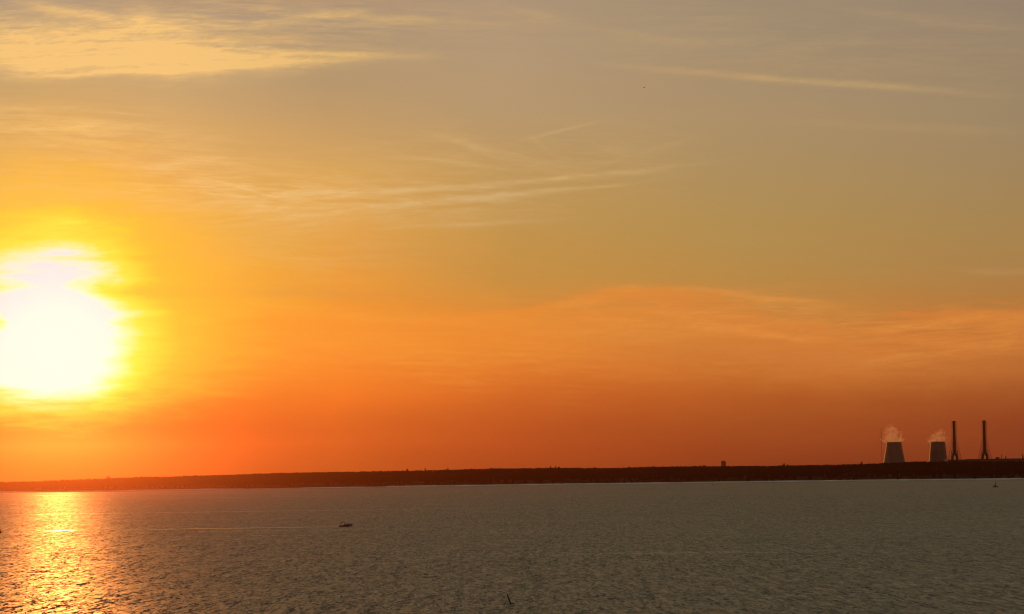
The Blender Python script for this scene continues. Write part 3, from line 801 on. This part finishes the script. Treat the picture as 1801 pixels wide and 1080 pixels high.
# smooth streaks of slack water
for (x0, x1, py, w) in ((-60, 150, 873.4, 55), (180, 330, 869.5, 40), (20, 128, 1009, 5), (1035, 1100, 962.5, 7), (1180, 1260, 966, 6), (1440, 1480, 967, 6), (1590, 1801, 971, 6), (1541, 1572, 1008.5, 3.5), (1640, 1700, 1037, 3)):
    aa, bb_ = on_water(x0, py, .05), on_water(x1, py - (x1 - x0) * .012, .05)
    ax_ = (bb_ - aa); Ls = ax_.length; ang = math.atan2(ax_.y, ax_.x); n_ = max(12, int(Ls / 4)); vv = []
    for i in range(n_ + 1):
        f = i / n_; hw = w * .5 * (math.sin(math.pi * f) ** .5) * (1 + .5 * mn.noise(Vector((f * Ls * .05, py, 0)))); off_ = w * .4 * mn.noise(Vector((f * Ls * .02, py, 7)))
        vv += [(f * Ls, off_ - hw, 0), (f * Ls, off_ + hw, 0)]
    o = np_mesh('calm_water', np.array(vv), np.array([[2 * i, 2 * i + 2, 2 * i + 3, 2 * i + 1] for i in range(n_)]), M['slick'])
    o.location = aa; o.rotation_euler = (0, 0, ang); tag(o, kind='structure')

# ------------------------------------------------------------------ sailboat
sp_ = on_water(1750.5, 857.0); q_ = sp_.y / F
sb = empty('sailboat', (sp_.x, sp_.y, -.1), 'small dark sailboat with bare mast near the far shore at the right', 'sailboat')
def ring2(x, b_, zk, zd): return [Vector((x, -b_, zd)), Vector((x, -b_ * .8, zk + .4)), Vector((x, 0, zk)), Vector((x, b_ * .8, zk + .4)), Vector((x, b_, zd)), Vector((x, 0, zd + .05))]
MB().ring_loft([ring2(-4.3, 1.0, -.3, 1.35), ring2(-2, 1.4, -.5, 1.25), (ring2(0, 1.5, -.5, 1.25)), ring2(2.4, 1.0, -.3, 1.35), ring2(4.4, .06, .6, 1.6)]).build('hull', 'dark_paint', sb)
MB().box(-1.6, 1.8, -.8, .8, 1.25, 1.9, .2).build('cabin', 'dark_paint', sb)
MB().tube([(.9, 0, 1.2), (1.2, 0, 11.2)], [.24, .14], 8).build('mast', 'rust', sb)
MB().tube([(.9, 0, 2.5), (-3.2, 0, 2.4)], .16, 7).build('boom', 'steel', sb)
MB().ring_loft([[Vector((.75 - .0 * i, s * .2, z)) for s in (-1, 1)] + [Vector((.0 + z * .02, s * .2, z)) for s in (1, -1)] for i, z in enumerate((2.7, 5.0, 7.4))]).tube([(.8, 0, 2.7), (-3.0, 0, 2.65)], [.4, .25], 8).build('furled_sail', 'rust', sb)
for x in (-4.2, 4.3): MB().tube([(x, 0, 1.4), (1.2, 0, 11.0)], .03, 4).build('stay', 'steel', sb)

# ------------------------------------------------------------------ navigation marks
def spar(px_b, py_b, px_t, py_t, r, name, label, cat, m, cone=False, extra=True):
    b0 = on_water(px_b, py_b); tpt = at_dist(px_t, py_t, b0.y)
    e = empty(name, b0, label, cat)
    ax = tpt - b0; Ln = ax.length; ax.normalize()
    P = lambda s: ax * s
    if cone:
        MB().tube([P(-.6), P(0), P(Ln * .5), P(Ln * .97)], [r * 1.9, r * 1.8, r * 1.2, r * .6], 16).build('body', m, e, True)
        MB().tube([P(Ln * .95), P(Ln)], [r * .8, r * .7], 12).build('lantern', 'steel', e)
        MB().tube([P(-.1), P(.25)], [r * 2.3, r * 2.3], 18).build('float_collar', 'rust', e)
    else:
        MB().tube([P(-.9), P(0), P(Ln * .6), P(Ln * .94)], [r * 1.1, r * 1.1, r, r * .95], 14).build('pole', m, e, True)
        MB().tube([P(Ln * .93), P(Ln)], [r * 1.2, r * 1.05], 14).build('cap', 'dark_paint', e)
        MB().tube([P(Ln * .62), P(Ln * .70)], [r * 1.06, r * 1.05], 14).build('band', 'dark_paint', e)
        MB().tube([P(-.15), P(.12)], [r * 1.9, r * 1.7], 16).build('collar', 'rust', e)
        MB().tube([(0, 0, .1), (.55, -.6, .12), (1.05, -1.2, .05)], [.16, .12, .07], 8).build('base_piece', 'rust', e)  # dark tapered piece lying on the water right of the spar's foot
    return e
spar(898.2, 1062.3, 892.2, 1045.6, .20, 'spar_buoy', 'dark spar buoy leaning left, nearest mark at the bottom centre', 'buoy', 'rust')
spar(.6, 937.5, -1.4, 925.5, .40, 'conical_buoy', 'dark red conical buoy cut by the left picture edge at the end of the wake', 'buoy', 'buoy_red', cone=True)
bb = on_water(1253.0, 853.2)
e = empty('channel_buoy', bb, 'tiny dark round buoy close to the far shore right of centre', 'buoy')
MB().lathe([(.3, -.5), (1.0, -.1), (1.15, .4), (1.0, 1.0), (.4, 1.5), (.15, 1.6)], 14).build('float', 'dark_paint', e, True)
MB().tube([(0, 0, 1.5), (0, 0, 2.5)], .14, 6).build('topmark', 'dark_paint', e)

# ------------------------------------------------------------------ bird
gp = at_dist(1133, 154, 700)
bd = empty('bird', gp, 'tiny dark bird flying high in the sky above the centre', 'bird')
rg = []
for x, rr, z in ((-.20, .004, .0), (-.14, .03, .0), (-.04, .055, .0), (.06, .055, .01), (.13, .035, .03), (.17, .034, .045), (.20, .02, .04), (.235, .004, .035)):
    rg.append([Vector((x, rr * math.cos(a_), z + rr * math.sin(a_))) for a_ in [i * math.pi / 4 for i in range(8)]])
mb = MB().ring_loft(rg)
for s in (-1, 1):
    mb.ring_loft([[Vector((x + c0, s * y, z + d0)) for c0, d0 in ((-.07 * w, 0), (0, .012 * w), (.06 * w, 0), (0, -.008))] for x, y, z, w in ((.02, .03, .02, 1.2), (.05, .25, .10, 1.1), (.0, .45, .08, .7), (-.08, .62, .03, .15))])
mb.ring_loft([[Vector((-.17, -.02, .005)), Vector((-.17, .02, .005)), Vector((-.17, .02, -.005)), Vector((-.17, -.02, -.005))], [Vector((-.29, -.07, .004)), Vector((-.29, .07, .004)), Vector((-.29, .07, -.004)), Vector((-.29, -.07, -.004))]])
mb.build('body', 'bird', bd)
bd.rotation_euler = (0, 0, R(25))

# ------------------------------------------------------------------ haze
hm = bpy.data.materials.new('haze'); hm.use_nodes = True; t = hm.node_tree; t.nodes.clear()
o_ = t.nodes.new('ShaderNodeOutputMaterial'); v = t.nodes.new('ShaderNodeVolumePrincipled'); t.links.new(v.outputs[0], o_.inputs['Volume'])
v.inputs['Color'].default_value = (1.0, .46, .28, 1)
v.inputs['Density'].default_value = 1.08e-5
v.inputs['Anisotropy'].default_value = .973
hz = MB().box(-XB, XB, Y0, Y1, -2.5, 185).build('haze', hm)
tag(hz, kind='stuff')
